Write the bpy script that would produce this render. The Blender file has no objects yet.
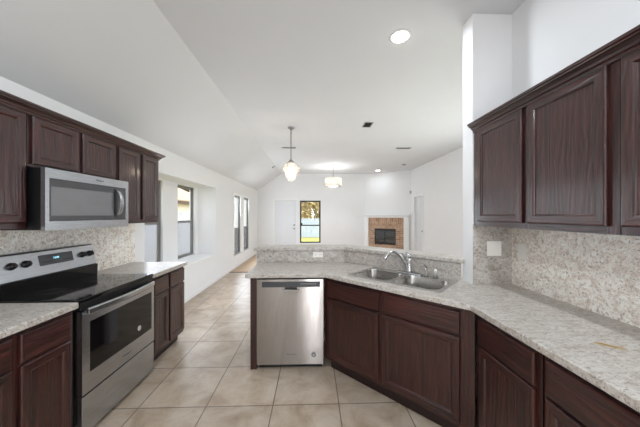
import bpy, bmesh, math, random
from mathutils import Vector, Matrix
C = bpy.context.scene
COL = C.collection
PI = math.pi
R = math.radians

# ------------------------------------------------------------------ camera
cd = bpy.data.cameras.new('camera')
cd.sensor_width = 36.0
cd.lens = 36.0 * 255.0 / 640.0
cd.shift_y = 1.5 / 640.0
cd.clip_start = 0.05
cam = bpy.data.objects.new('camera', cd)
cam.location = (0, 0, 1.47)
cam.rotation_euler = (R(90), 0, R(-1.76))
COL.objects.link(cam)
C.camera = cam

# ------------------------------------------------------------------ world, sun, daylight
w = bpy.data.worlds.new('world'); C.world = w
w.use_nodes = True
bg = w.node_tree.nodes['Background']
bg.inputs[0].default_value = (0.86, 0.92, 1.0, 1)
bg.inputs[1].default_value = 3.1

def add_light(name, kind, loc, rot, energy, color=(1, 1, 1), size=0.1, size_y=None, parent=None, spread=None):
    l = bpy.data.lights.new(name, kind)
    l.energy = energy; l.color = color
    if kind == 'AREA':
        if size_y:
            l.shape = 'RECTANGLE'; l.size = size; l.size_y = size_y
        else:
            l.shape = 'DISK'; l.size = size
        if spread: l.spread = spread
    elif kind == 'POINT':
        l.shadow_soft_size = size
    elif kind == 'SUN':
        l.angle = size
    o = bpy.data.objects.new(name, l)
    o.location = loc; o.rotation_euler = rot
    COL.objects.link(o)
    if parent: o.parent = parent
    return o

add_light('sun', 'SUN', (0, -10, 12), (R(48), 0, 0), 1.1, (1, 0.95, 0.85), R(1))
# added fill at unseen openings (back wall, living room); daylight at the left windows
DAY = (0.78, 0.88, 1.0)
add_light('added_fill_back', 'AREA', (0.06, -2.97, 1.10), (R(98), 0, 0), 40, (0.90, 0.93, 1.0), 0.24, 1.9)  # added fill from behind the camera, narrow to streak the dishwasher door
add_light('added_fill_living', 'AREA', (3.56, 4.1, 1.15), (0, R(95), 0), 54, DAY, 2.0, 2.5)  # added fill from an unseen opening, brightens the living room
add_light('daylight_bay', 'AREA', (-2.125, 4.5, 1.34), (0, R(-90), 0), 19, (0.86, 0.91, 1.0), 1.4, 2.3)
add_light('daylight_side', 'AREA', (-2.10, 7.8, 1.2), (0, R(-96), 0), 42, DAY, 1.5, 1.5)

C.view_settings.view_transform = 'Standard'
C.view_settings.look = 'None'
C.view_settings.exposure = 0.15
C.view_settings.gamma = 1.0
C.view_settings.use_curve_mapping = False
C.cycles.use_denoising = True
C.cycles.max_bounces = 10
C.cycles.diffuse_bounces = 6
C.cycles.glossy_bounces = 5
C.cycles.transmission_bounces = 6
C.cycles.transparent_max_bounces = 16
C.cycles.sample_clamp_indirect = 6
C.cycles.caustics_reflective = False
C.cycles.caustics_refractive = False

# ------------------------------------------------------------------ materials
def lin(r, g, b):
    f = lambda c: (c / 255 / 12.92) if c / 255 <= 0.04045 else ((c / 255 + 0.055) / 1.055) ** 2.4
    return (f(r), f(g), f(b), 1)

class NT:
    def __init__(s, name):
        s.m = bpy.data.materials.new(name); s.m.use_nodes = True
        s.t = s.m.node_tree; s.p = s.t.nodes['Principled BSDF']; s.out = s.t.nodes['Material Output']
    def n(s, t, **kw):
        x = s.t.nodes.new(t)
        for k, v in kw.items():
            if k.startswith('i_'):
                key = k[2:]; key = int(key) if key.isdigit() else key.replace('_', ' ')
                x.inputs[key].default_value = v
            else: setattr(x, k, v)
        return x
    def l(s, a, b): s.t.links.new(a, b)
    def pos(s, scale=(1, 1, 1), obj=False, loc=(0, 0, 0), rot=(0, 0, 0)):
        if obj: src = s.n('ShaderNodeTexCoord').outputs['Object']
        else: src = s.n('ShaderNodeNewGeometry').outputs['Position']
        mp = s.n('ShaderNodeMapping'); mp.inputs['Scale'].default_value = scale
        mp.inputs['Location'].default_value = loc; mp.inputs['Rotation'].default_value = rot
        s.l(src, mp.inputs['Vector']); return mp.outputs['Vector']
    def noise(s, vec, scale, detail=4, rough=0.6, dist=0.0):
        x = s.n('ShaderNodeTexNoise'); x.inputs['Scale'].default_value = scale
        x.inputs['Detail'].default_value = detail; x.inputs['Roughness'].default_value = rough
        x.inputs['Distortion'].default_value = dist
        s.l(vec, x.inputs['Vector']); return x.outputs['Fac']
    def ramp(s, fac, stops):
        x = s.n('ShaderNodeValToRGB'); e = x.color_ramp.elements
        while len(e) < len(stops): e.new(0.5)
        for el, (p, c) in zip(e, stops): el.position = p; el.color = c
        s.l(fac, x.inputs['Fac']); return x.outputs['Color']
    def mix(s, fac, a, b, mode='MIX'):
        x = s.n('ShaderNodeMix'); x.data_type = 'RGBA'; x.blend_type = mode
        for sock, v in ((x.inputs[0], fac), (x.inputs[6], a), (x.inputs[7], b)):
            if hasattr(v, 'is_linked'): s.l(v, sock)
            else: sock.default_value = v
        return x.outputs[2]
    def bump(s, h, strength=0.2, dist=0.01):
        x = s.n('ShaderNodeBump'); x.inputs['Strength'].default_value = strength
        x.inputs['Distance'].default_value = dist
        s.l(h, x.inputs['Height']); s.l(x.outputs['Normal'], s.p.inputs['Normal'])
    def set(s, color=None, rough=None, metal=None, spec=None, coat=None):
        if color is not None:
            if hasattr(color, 'is_linked'): s.l(color, s.p.inputs['Base Color'])
            else: s.p.inputs['Base Color'].default_value = color
        if rough is not None: s.p.inputs['Roughness'].default_value = rough
        if metal is not None: s.p.inputs['Metallic'].default_value = metal
        if spec is not None: s.p.inputs['Specular IOR Level'].default_value = spec
        if coat is not None: s.p.inputs['Coat Weight'].default_value = coat; s.p.inputs['Coat Roughness'].default_value = 0.15

def plain(name, color, rough=0.5, metal=0.0, var=0.04, scale=12.0, spec=None):
    t = NT(name)
    f = t.noise(t.pos(), scale)
    a = tuple(max(0, c * (1 - var)) for c in color[:3]) + (1,)
    b = tuple(c * (1 + var) for c in color[:3]) + (1,)
    t.set(t.ramp(f, [(0.3, a), (0.7, b)]), rough, metal, spec)
    return t.m

def wood(name, vertical, ca, cb):
    t = NT(name)
    sc = (38, 38, 2.2) if vertical else (2.2, 2.2, 38)
    v = t.pos(sc)
    f1 = t.noise(v, 1.0, 6, 0.65, 0.6)
    sc2 = (7, 7, 1.1) if vertical else (1.1, 1.1, 7)
    wv = t.n('ShaderNodeTexWave'); wv.wave_type = 'RINGS'; wv.rings_direction = 'Y' if not vertical else 'X'
    wv.inputs['Scale'].default_value = 1.5; wv.inputs['Distortion'].default_value = 11; wv.inputs['Detail'].default_value = 4; wv.inputs['Detail Scale'].default_value = 1.6
    t.l(t.pos(sc2), wv.inputs['Vector'])
    col = t.ramp(f1, [(0.30, ca), (0.70, cb)])
    f3 = t.noise(t.pos((160, 160, 5) if vertical else (5, 5, 160)), 1.0, 3, 0.6)
    col = t.mix(0.6, col, t.ramp(f3, [(0.36, (0.35, 0.33, 0.33, 1)), (0.55, (1.15, 1.12, 1.1, 1))]), 'MULTIPLY')
    wr = t.ramp(wv.outputs['Fac'], [(0.1, (0.45, 0.42, 0.42, 1)), (0.5, (1.2, 1.15, 1.15, 1))])
    col = t.mix(0.4, col, wr, 'MULTIPLY')
    t.set(col, 0.38, 0, 0.45, 0.5)
    t.p.inputs['Coat Roughness'].default_value = 0.14
    hm = t.n('ShaderNodeMath', operation='ADD'); t.l(f1, hm.inputs[0]); t.l(wv.outputs['Fac'], hm.inputs[1])
    t.bump(hm.outputs[0], 0.35, 0.004)
    return t.m

def laminate(name, streak, k=1.0):
    L_ = lambda r, g, b: lin(min(255, r * k), min(255, g * k), min(255, b * k))
    t = NT(name)
    v = t.pos(streak)
    base = t.ramp(t.noise(v, 26, 5, 0.7, 0.8), [(0.33, L_(168, 157, 145)), (0.47, L_(200, 192, 183)), (0.60, L_(216, 211, 204))])
    fl = t.noise(v, 62, 5, 0.7, 0.4)
    col = t.mix(t.ramp(fl, [(0.55, (0, 0, 0, 1)), (0.62, (.8, .8, .8, 1))]), base, L_(128, 115, 102))
    fd = t.noise(v, 105, 4, 0.7, 0.2)
    col = t.mix(t.ramp(fd, [(0.60, (0, 0, 0, 1)), (0.67, (0.6, 0.6, 0.6, 1))]), col, lin(100, 92, 86))
    t.set(col, 0.30, 0, 0.45)
    return t.m

M = {}
M['wall'] = plain('wall_paint', lin(236, 236, 236), 0.85, 0, 0.008, 3)
M['ceil'] = plain('ceiling_paint', lin(220, 221, 223), 0.9, 0, 0.008, 3)
M['trimw'] = plain('white_trim_paint', lin(240, 240, 239), 0.45, 0, 0.008)
M['doorw'] = plain('door_paint', lin(228, 229, 231), 0.45, 0, 0.01)
M['wv'] = wood('espresso_wood_vertical', True, lin(24, 8, 6), lin(72, 32, 27))
M['wh'] = wood('espresso_wood_horizontal', False, lin(26, 8, 6), lin(74, 33, 28))
M['wdark'] = plain('cabinet_shadow_wood', lin(34, 18, 15), 0.5, 0, 0.2, 20)
M['lam'] = laminate('granite_laminate', (1, 1, 1), 1.2)
M['lamc'] = laminate('granite_laminate_counter', (0.7, 1.5, 1.2), 0.94)
t = NT('stainless_steel'); f = t.noise(t.pos((1.5, 1.5, 90)), 4, 3)
t.set(t.ramp(f, [(0.3, lin(172, 175, 179)), (0.7, lin(200, 203, 207))]), 0.27, 1.0); M['ss'] = t.m
t = NT('stainless_vertical_brush'); f = t.noise(t.pos((90, 90, 1.5)), 4, 3)
t.set(t.ramp(f, [(0.3, lin(150, 144, 139)), (0.7, lin(170, 164, 158))]), 0.26, 1.0); t.p.inputs['Anisotropic'].default_value = 1.0; tv = t.n('ShaderNodeCombineXYZ'); tv.inputs[2].default_value = 1.0; t.l(tv.outputs[0], t.p.inputs['Tangent']); t.bump(t.noise(t.pos((3, 3, 2.2)), 1.6, 1), 0.12, 0.012); M['ssv'] = t.m
M['basin'] = plain('sink_steel', lin(178, 175, 170), 0.26, 1.0, 0.05, 40)
M['rim'] = plain('sink_rim_steel', lin(214, 214, 214), 0.22, 1.0, 0.02)
M['chrome'] = plain('chrome', lin(205, 206, 208), 0.12, 1.0, 0.01)
M['nickel'] = plain('brushed_nickel', lin(150, 148, 145), 0.3, 1.0, 0.03)
M['black'] = plain('black_plastic', lin(16, 16, 17), 0.35, 0, 0.1)
M['blackgl'] = plain('black_glass', lin(10, 10, 11), 0.06, 0, 0.05)
M['mwglass'] = plain('microwave_glass', lin(140, 140, 142), 0.2, 0.6, 0.03)
M['mwdark'] = plain('microwave_glass_border', lin(84, 84, 86), 0.2, 0.3, 0.03)
M['charcoal'] = plain('charcoal_panel', lin(62, 64, 67), 0.35, 0, 0.05)
M['burner'] = plain('burner_ring_print', lin(70, 62, 58), 0.2, 0, 0.05)
M['white'] = plain('white_plastic', lin(232, 231, 226), 0.4, 0, 0.01)
M['almond'] = plain('almond_plastic', lin(246, 243, 237), 0.4, 0, 0.01)
M['slot'] = plain('dark_slot', lin(40, 38, 36), 0.5)
M['ink'] = plain('grey_ink', lin(95, 95, 97), 0.5)
M['bronze'] = plain('dark_bronze_frame', lin(135, 133, 131), 0.45, 0.3, 0.04)
M['darkframe'] = plain('dark_window_frame', lin(52, 52, 54), 0.45, 0.2, 0.04)
M['vent'] = plain('vent_metal', lin(172, 172, 172), 0.5, 0.2, 0.02)
M['firebox'] = plain('firebox_black', lin(22, 21, 21), 0.7, 0, 0.2)
M['carpet'] = plain('beige_carpet', lin(196, 172, 146), 0.95, 0, 0.12, 160)
M['concrete'] = plain('hearth_stone', lin(205, 198, 190), 0.7, 0, 0.05)

def tile_mat():
    t = NT('travertine_floor_tile')
    v = t.pos((1, 1, 1), loc=(1.323 + 0.51 * 20, -2.49 + 0.51 * 20, 0))
    b = t.n('ShaderNodeTexBrick', offset=0.0, squash=1.0)
    for k, val in (('Scale', 1.0), ('Mortar Size', 0.0042), ('Mortar Smooth', 0.1), ('Bias', 0.0), ('Brick Width', 0.51), ('Row Height', 0.51)):
        b.inputs[k].default_value = val
    b.inputs['Color1'].default_value = (0.90, 0.89, 0.88, 1); b.inputs['Color2'].default_value = (1.06, 1.05, 1.04, 1)
    b.inputs['Mortar'].default_value = (1, 1, 1, 1)
    t.l(v, b.inputs['Vector'])
    f = t.noise(t.pos((1, 1, 1)), 4.5, 7, 0.62, 0.5)
    base = t.ramp(f, [(0.30, lin(160, 140, 118)), (0.48, lin(183, 166, 147)), (0.68, lin(199, 186, 170))])
    f2 = t.noise(t.pos((1, 1, 1)), 38, 4, 0.7)
    base = t.mix(t.ramp(f2, [(0.56, (0, 0, 0, 1)), (0.75, (0.45, 0.45, 0.45, 1))]), base, lin(168, 146, 122))
    base = t.mix(1.0, base, b.outputs['Color'], 'MULTIPLY')
    col = t.mix(b.outputs['Fac'], base, lin(112, 97, 83))
    t.set(col, 0.33, 0, 0.5)
    inv = t.n('ShaderNodeMath', operation='SUBTRACT'); inv.inputs[0].default_value = 1; t.l(b.outputs['Fac'], inv.inputs[1])
    t.bump(inv.outputs[0], 0.35, 0.003)
    return t.m
M['tile'] = tile_mat()

def brick_mat(soldier=False):
    t = NT('fireplace_brick_soldier' if soldier else 'fireplace_brick')
    tc = t.n('ShaderNodeTexCoord'); sp = t.n('ShaderNodeSeparateXYZ'); cb = t.n('ShaderNodeCombineXYZ')
    t.l(tc.outputs['Object'], sp.inputs[0]); t.l(sp.outputs['X'], cb.inputs[0]); t.l(sp.outputs['Z'], cb.inputs[1])
    b = t.n('ShaderNodeTexBrick', offset=0.0 if soldier else 0.5)
    for k, val in (('Scale', 1.0), ('Mortar Size', 0.008), ('Mortar Smooth', 0.2), ('Brick Width', 0.075 if soldier else 0.2), ('Row Height', 0.4 if soldier else 0.075)):
        b.inputs[k].default_value = val
    b.inputs['Color1'].default_value = lin(196, 162, 134); b.inputs['Color2'].default_value = lin(160, 124, 98)
    b.inputs['Mortar'].default_value = lin(190, 172, 154)
    t.l(cb.outputs[0], b.inputs['Vector'])
    f = t.noise(t.pos((1, 1, 1)), 14, 4)
    t.set(t.mix(0.5, b.outputs['Color'], t.ramp(f, [(0.3, (0.6, 0.6, 0.6, 1)), (0.7, (1.3, 1.3, 1.3, 1))]), 'MULTIPLY'), 0.85)
    return t.m
M['brick'] = brick_mat(); M['brick2'] = brick_mat(True)

def glass_mat(name, clear=0.9, tint=(1, 1, 1, 1), rough=0.03):
    t = NT(name); t.t.nodes.remove(t.p)
    tr = t.n('ShaderNodeBsdfTransparent'); tr.inputs[0].default_value = tint
    gl = t.n('ShaderNodeBsdfGlossy'); gl.inputs['Roughness'].default_value = rough
    mx = t.n('ShaderNodeMixShader'); mx.inputs[0].default_value = 1 - clear
    t.l(tr.outputs[0], mx.inputs[1]); t.l(gl.outputs[0], mx.inputs[2]); t.l(mx.outputs[0], t.out.inputs[0])
    return t.m
M['pane'] = glass_mat('window_glass', 0.985)
M['fireglass'] = glass_mat('fireplace_glass', 0.88, (0.4, 0.4, 0.4, 1), 0.05)

def screen_mat(name, color, clear):
    t = NT(name); t.t.nodes.remove(t.p)
    tr = t.n('ShaderNodeBsdfTransparent'); df = t.n('ShaderNodeBsdfDiffuse')
    f = t.noise(t.pos((1, 1, 1)), 6)
    t.l(t.ramp(f, [(0.3, tuple(c * .95 for c in color[:3]) + (1,)), (0.7, color)]), df.inputs[0])
    mx = t.n('ShaderNodeMixShader'); mx.inputs[0].default_value = 1 - clear
    t.l(tr.outputs[0], mx.inputs[1]); t.l(df.outputs[0], mx.inputs[2]); t.l(mx.outputs[0], t.out.inputs[0])
    return t.m
M['screen'] = screen_mat('insect_screen', lin(196, 198, 214), 0.62)
M['darkscreen'] = screen_mat('dark_insect_screen', lin(112, 112, 124), 0.45)

def crystal_mat():
    t = NT('crystal_glass'); t.t.nodes.remove(t.p)
    tr = t.n('ShaderNodeBsdfTransparent'); gl = t.n('ShaderNodeBsdfGlossy'); tl = t.n('ShaderNodeBsdfTranslucent')
    df = t.n('ShaderNodeBsdfDiffuse')
    f = t.noise(t.pos((1, 1, 1)), 60)
    t.l(t.ramp(f, [(0.35, lin(226, 214, 210)), (0.65, lin(250, 246, 244))]), tl.inputs[0]); df.inputs[0].default_value = lin(240, 236, 232)
    gl.inputs['Roughness'].default_value = 0.08
    m1 = t.n('ShaderNodeMixShader'); m1.inputs[0].default_value = 0.5
    m2 = t.n('ShaderNodeMixShader'); m2.inputs[0].default_value = 0.25
    m3 = t.n('ShaderNodeMixShader'); m3.inputs[0].default_value = 0.3
    t.l(tr.outputs[0], m1.inputs[1]); t.l(tl.outputs[0], m1.inputs[2])
    t.l(m1.outputs[0], m2.inputs[1]); t.l(gl.outputs[0], m2.inputs[2])
    t.l(m2.outputs[0], m3.inputs[1]); t.l(df.outputs[0], m3.inputs[2]); t.l(m3.outputs[0], t.out.inputs[0])
    return t.m
M['crystal'] = crystal_mat()

def shade_mat():
    t = NT('white_fabric_shade'); t.t.nodes.remove(t.p)
    tl = t.n('ShaderNodeBsdfTranslucent'); df = t.n('ShaderNodeBsdfDiffuse')
    f = t.noise(t.pos((200, 200, 200)), 1)
    t.l(t.ramp(f, [(0.3, lin(238, 234, 226)), (0.7, lin(250, 247, 240))]), tl.inputs[0]); df.inputs[0].default_value = lin(245, 242, 236)
    m1 = t.n('ShaderNodeMixShader'); m1.inputs[0].default_value = 0.2
    t.l(tl.outputs[0], m1.inputs[1]); t.l(df.outputs[0], m1.inputs[2]); t.l(m1.outputs[0], t.out.inputs[0])
    return t.m
M['shade'] = shade_mat()

def emit(name, color, strength):
    t = NT(name); t.p.inputs['Base Color'].default_value = (0.8, 0.8, 0.8, 1)
    f = t.noise(t.pos(), 10)
    t.l(t.ramp(f, [(0.3, tuple(c * .97 for c in color[:3]) + (1,)), (0.7, color)]), t.p.inputs['Emission Color'])
    t.p.inputs['Emission Strength'].default_value = strength
    return t.m
M['lens'] = emit('lamp_lens', (1, 0.99, 0.97, 1), 12)
M['bulb'] = emit('warm_bulb', (1, 0.84, 0.68, 1), 4.5)
M['bulbw'] = emit('white_bulb', (1, 0.97, 0.93, 1), 6)
M['led'] = emit('blue_clock_digits', lin(110, 215, 240), 1.6)

# outside
M['fence'] = plain('vinyl_fence', lin(214, 216, 226), 0.6, 0, 0.03, 5)
M['fencefar'] = plain('far_fence', lin(164, 176, 190), 0.6, 0, 0.03, 5)
M['nwall'] = plain('neighbour_wall', lin(232, 220, 206), 0.8, 0, 0.05, 8)
M['nroof'] = plain('neighbour_roof_shingle', lin(170, 152, 130), 0.9, 0, 0.2, 25)
M['fascia'] = plain('brown_fascia', lin(92, 74, 62), 0.7)
M['trunk'] = plain('tree_bark', lin(92, 76, 60), 0.9, 0, 0.2)
M['grass'] = plain('dry_grass', lin(170, 162, 84), 0.95, 0, 0.25, 6)
t = NT('autumn_leaves'); f = t.noise(t.pos(), 3.2, 3)
t.set(t.ramp(f, [(0.3, lin(112, 95, 56)), (0.5, lin(182, 160, 102)), (0.7, lin(214, 200, 152))]), 0.8); M['leaf'] = t.m

# ------------------------------------------------------------------ mesh building helpers
class MB:
    def __init__(s): s.v = []; s.f = []; s.mi = []; s.sm = []
    def add(s, vs, fs, mi=0, smooth=False):
        o = len(s.v); s.v += [tuple(v) for v in vs]
        for f in fs: s.f.append(tuple(i + o for i in f)); s.mi.append(mi); s.sm.append(smooth)
        return s
    def box(s, x0, x1, y0, y1, z0, z1, mi=0):
        vs = [(x, y, z) for z in (z0, z1) for y in (y0, y1) for x in (x0, x1)]
        return s.add(vs, [(0, 2, 3, 1), (4, 5, 7, 6), (0, 1, 5, 4), (2, 6, 7, 3), (0, 4, 6, 2), (1, 3, 7, 5)], mi)
    def prism(s, poly, z0, z1, mi=0):
        n = len(poly)
        vs = [(x, y, z0) for x, y in poly] + [(x, y, z1) for x, y in poly]
        fs = [tuple(range(n))[::-1], tuple(range(n, 2 * n))] + [(i, (i + 1) % n, n + (i + 1) % n, n + i) for i in range(n)]
        return s.add(vs, fs, mi)
    def extr(s, prof, axis, a0, a1, mi=0, smooth=False):
        # prof: 2D polygon in the two other axes (y,z) for 'x', (x,z) for 'y'
        def pt(p, a): return (a, p[0], p[1]) if axis == 'x' else (p[0], a, p[1])
        n = len(prof); vs = [pt(p, a0) for p in prof] + [pt(p, a1) for p in prof]
        fs = [tuple(range(n)), tuple(range(n, 2 * n))[::-1]]
        s.add(vs, fs, mi)
        return s.add(vs, [(i, n + i, n + (i + 1) % n, (i + 1) % n) for i in range(n)], mi, smooth)
    def rings(s, loops, mi=0, cap0=True, cap1=True, smooth=False):
        n = len(loops[0]); vs = [p for lp in loops for p in lp]; fs = []
        for k in range(len(loops) - 1):
            for i in range(n):
                fs.append((k * n + i, k * n + (i + 1) % n, (k + 1) * n + (i + 1) % n, (k + 1) * n + i))
        s.add(vs, fs, mi, smooth)
        if cap0: s.add(loops[0], [tuple(range(n))[::-1]], mi)
        if cap1: s.add(loops[-1], [tuple(range(n))], mi)
        return s
    def lathe(s, prof, c=(0, 0, 0), seg=20, axis='z', mi=0, cap=True):
        loops = []
        for r, h in prof:
            lp = []
            for k in range(seg):
                a = 2 * PI * k / seg; p, q = r * math.cos(a), r * math.sin(a)
                if axis == 'z': lp.append((c[0] + p, c[1] + q, c[2] + h))
                elif axis == 'y': lp.append((c[0] + p, c[1] + h, c[2] + q))
                else: lp.append((c[0] + h, c[1] + p, c[2] + q))
            loops.append(lp)
        return s.rings(loops, mi, cap, cap, True)
    def tube(s, pts, r, seg=10, mi=0):
        pts = [Vector(p) for p in pts]; rs = r if isinstance(r, (list, tuple)) else [r] * len(pts)
        loops = []; prev = None
        for i, p in enumerate(pts):
            t = (pts[min(i + 1, len(pts) - 1)] - pts[max(i - 1, 0)]).normalized()
            u = Vector((0, 0, 1)).cross(t) if prev is None else prev - t * prev.dot(t)
            if u.length < 1e-4: u = Vector((1, 0, 0)).cross(t)
            u.normalize(); prev = u; v = t.cross(u)
            loops.append([p + (u * math.cos(2 * PI * k / seg) + v * math.sin(2 * PI * k / seg)) * rs[i] for k in range(seg)])
        return s.rings(loops, mi, True, True, True)
    def build(s, name, mats, parent=None, bevel=0, seg=2, fix=True):
        me = bpy.data.meshes.new(name)
        me.from_pydata(s.v, [], s.f)
        for m in (mats if isinstance(mats, (list, tuple)) else [mats]): me.materials.append(m)
        for p, mi, sm in zip(me.polygons, s.mi, s.sm): p.material_index = mi; p.use_smooth = sm
        if fix:
            b = bmesh.new(); b.from_mesh(me)
            bmesh.ops.remove_doubles(b, verts=b.verts, dist=1e-5)
            bmesh.ops.recalc_face_normals(b, faces=b.faces)
            b.to_mesh(me); b.free()
        o = bpy.data.objects.new(name, me); COL.objects.link(o)
        if parent: o.parent = parent
        if bevel:
            md = o.modifiers.new('bevel', 'BEVEL'); md.width = bevel; md.segments = seg
            md.limit_method = 'ANGLE'; md.angle_limit = R(40)
        return o

def bez(p0, p1, p2, p3, n=12):
    out = []
    for i in range(n + 1):
        t = i / n; a = (1 - t)
        out.append(tuple(a**3 * p0[k] + 3 * a * a * t * p1[k] + 3 * a * t * t * p2[k] + t**3 * p3[k] for k in range(3)))
    return out

def tag(o, label, cat, group=None):
    o['label'] = label; o['category'] = cat
    if group: o['group'] = group
    return o
def thing(name, label, cat, loc=(0, 0, 0), rz=0, group=None):
    o = bpy.data.objects.new(name, None); COL.objects.link(o)
    o.location = loc; o.rotation_euler = (0, 0, rz); o.empty_display_size = 0.1
    return tag(o, label, cat, group)
def struct(o): o['kind'] = 'structure'; return o
def sroot(name, loc, rz=0):
    o = bpy.data.objects.new(name, None); COL.objects.link(o); o.location = loc; o.rotation_euler = (0, 0, rz)
    return struct(o)

def text_part(name, body, size, mat, parent, loc, rot, extrude=0.0006):
    cu = bpy.data.curves.new(name, 'FONT'); cu.body = body; cu.size = size; cu.extrude = extrude
    cu.align_x = 'CENTER'; cu.align_y = 'CENTER'; cu.resolution_u = 2
    tmp = bpy.data.objects.new('tmp', cu); COL.objects.link(tmp)
    dg = bpy.context.evaluated_depsgraph_get()
    me = bpy.data.meshes.new_from_object(tmp.evaluated_get(dg))
    bpy.data.objects.remove(tmp); me.name = name
    me.materials.clear(); me.materials.append(mat)
    o = bpy.data.objects.new(name, me); COL.objects.link(o)
    o.parent = parent; o.location = loc; o.rotation_euler = rot
    return o

def wall_grid(us, zs, holes, put):
    """cells of a wall split at the openings; put(u0,u1,z0,z1) adds one cell"""
    U = sorted(set(us + [h[0] for h in holes] + [h[1] for h in holes]))
    Z = sorted(set(zs + [h[2] for h in holes] + [h[3] for h in holes]))
    for a, b in zip(U, U[1:]):
        for c, d in zip(Z, Z[1:]):
            mu, mz = (a + b) / 2, (c + d) / 2
            if any(h[0] < mu < h[1] and h[2] < mz < h[3] for h in holes): continue
            put(a, b, c, d)

# ------------------------------------------------------------------ room shell
ZC = 3.10
XW = -2.13         # left wall
XR = 1.62          # kitchen right wall
XL = 3.60          # living room right wall
YF = 10.08         # far wall
YB = -3.0
CARPET = 6.60

struct(MB().box(-2.6, 3.75, YB - .1, CARPET, -0.1, 0).build('floor', M['tile']))
struct(MB().box(-2.3, 3.75, CARPET, 10.3, -0.1, 0.0).build('floor_carpet', M['carpet']))
struct(MB().box(-2.12, 3.59, CARPET - .02, CARPET + .025, 0, 0.008).build('trim_1', M['fascia'], bevel=.003))
struct(MB().prism([(-1.21, YB - .1), (3.8, YB - .1), (3.8, 10.3), (-1.21, 10.3)], ZC, ZC + .12).build('ceiling', M['ceil']))
struct(MB().extr([(XW - .17, 2.42 - .17 * .739), (-1.21, ZC), (-1.21, ZC + .12), (XW - .17, ZC + .12)], 'y', YB - .1, 10.3).build('ceiling_slope', M['ceil']))

# left wall with the bay opening and two tall windows
m = MB()
wall_grid([YB, YF + .2], [0, 2.44], [(3.31, 5.71, .60, 2.065), (7.02, 7.63, .36, 2.02), (7.97, 8.60, .36, 2.02)],
          lambda a, b, c, d: m.box(XW - .17, XW, a, b, c, d))
struct(m.build('wall_left', M['wall']))
m = MB()
wall_grid([3.14, 5.88], [.43, 2.235], [(3.66, 4.39, .63, 2.05), (4.86, 5.57, .63, 2.05)], lambda a, b, c, d: m.box(-2.64, -2.52, a, b, c, d))
m.box(-2.52, XW - .17, 3.14, 3.31, .43, 2.235); m.box(-2.52, XW - .17, 5.71, 5.88, .43, 2.235)
m.box(-2.52, XW - .17, 3.31, 5.71, 2.065, 2.235); m.box(-2.52, XW - .17, 3.31, 5.71, .43, .60)
struct(m.build('wall_bay', M['wall']))
struct(MB().box(-2.52, XW + .02, 3.315, 5.705, .60, .618).build('trim_2', M['trimw'], bevel=.004))
struct(MB().box(XW, XW + .014, 3.16, YF, 0, .085).build('baseboard_left', M['trimw'], bevel=.004))

# far wall, angled fireplace wall, living-room right wall
m = MB()
wall_grid([XW - .17, 2.12], [0, ZC], [(-.485, .335, .36, 2.04), (-1.475, -.625, 0, 2.04)], lambda a, b, c, d: m.box(a, b, YF, YF + .17, c, d))
struct(m.build('wall_far', M['wall']))
D0 = Vector((2.10, YF)); D1 = Vector((XL, 9.20)); DD = (D1 - D0).normalized(); DN = Vector((-DD.y, DD.x)); DA = math.atan2(DD.y, DD.x); DL = (D1 - D0).length
FB0, FB1, FBZ0, FBZ1 = .41, 1.208, .35, .95          # firebox opening along the angled wall
fw = sroot('wall_angled', (D0.x, D0.y, 0), DA)
m = MB()
wall_grid([0, DL + .05], [0, ZC], [(FB0, FB1, FBZ0, FBZ1)], lambda a, b, c, d: m.box(a, b, 0, .12, c, d))
bpy.data.objects.remove(fw)
wa = struct(m.build('wall_angled', M['wall'])); wa.location = (D0.x, D0.y, 0); wa.rotation_euler = (0, 0, DA)
m = MB()
wall_grid([2.16, 9.35], [0, ZC], [(8.18, 8.87, 0, 2.10), (2.85, 5.35, 0, 2.15)], lambda a, b, c, d: m.box(XL, XL + .15, a, b, c, d))  # second opening is unseen, added for the living-room fill
struct(m.build('wall_living_right', M['wall']))
struct(MB().box(XW, 2.1, YF - .014, YF, 0, .085).build('baseboard_far', M['trimw'], bevel=.004))
struct(MB().box(XL - .014, XL, 5.45, 8.12, 0, .085).build('baseboard_right', M['trimw'], bevel=.004))
# kitchen right wall and the wall end between kitchen and living room
struct(MB().box(XR, XR + .14, YB, 2.02, 0, ZC).build('wall_right', M['wall']))
struct(MB().box(1.295, XL + .15, 2.02, 2.16, 0, ZC).build('wall_stub', M['wall'], bevel=.006))
# back wall behind the camera with a narrow opening added for the fill light
m = MB()
wall_grid([XW - .17, XR + .14], [0, ZC], [(-.08, .20, .10, 2.10)], lambda a, b, c, d: m.box(a, b, YB - .12, YB, c, d))
struct(m.build('wall_back', M['wall']))
# raised-bar half wall
struct(MB().prism([(-.65, 2.995), (.385, 2.995), (1.288, 2.168), (1.288, 2.30), (.43, 3.10), (-.65, 3.10)], 0, 1.057).build('wall_bar', M['wall']))

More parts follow.
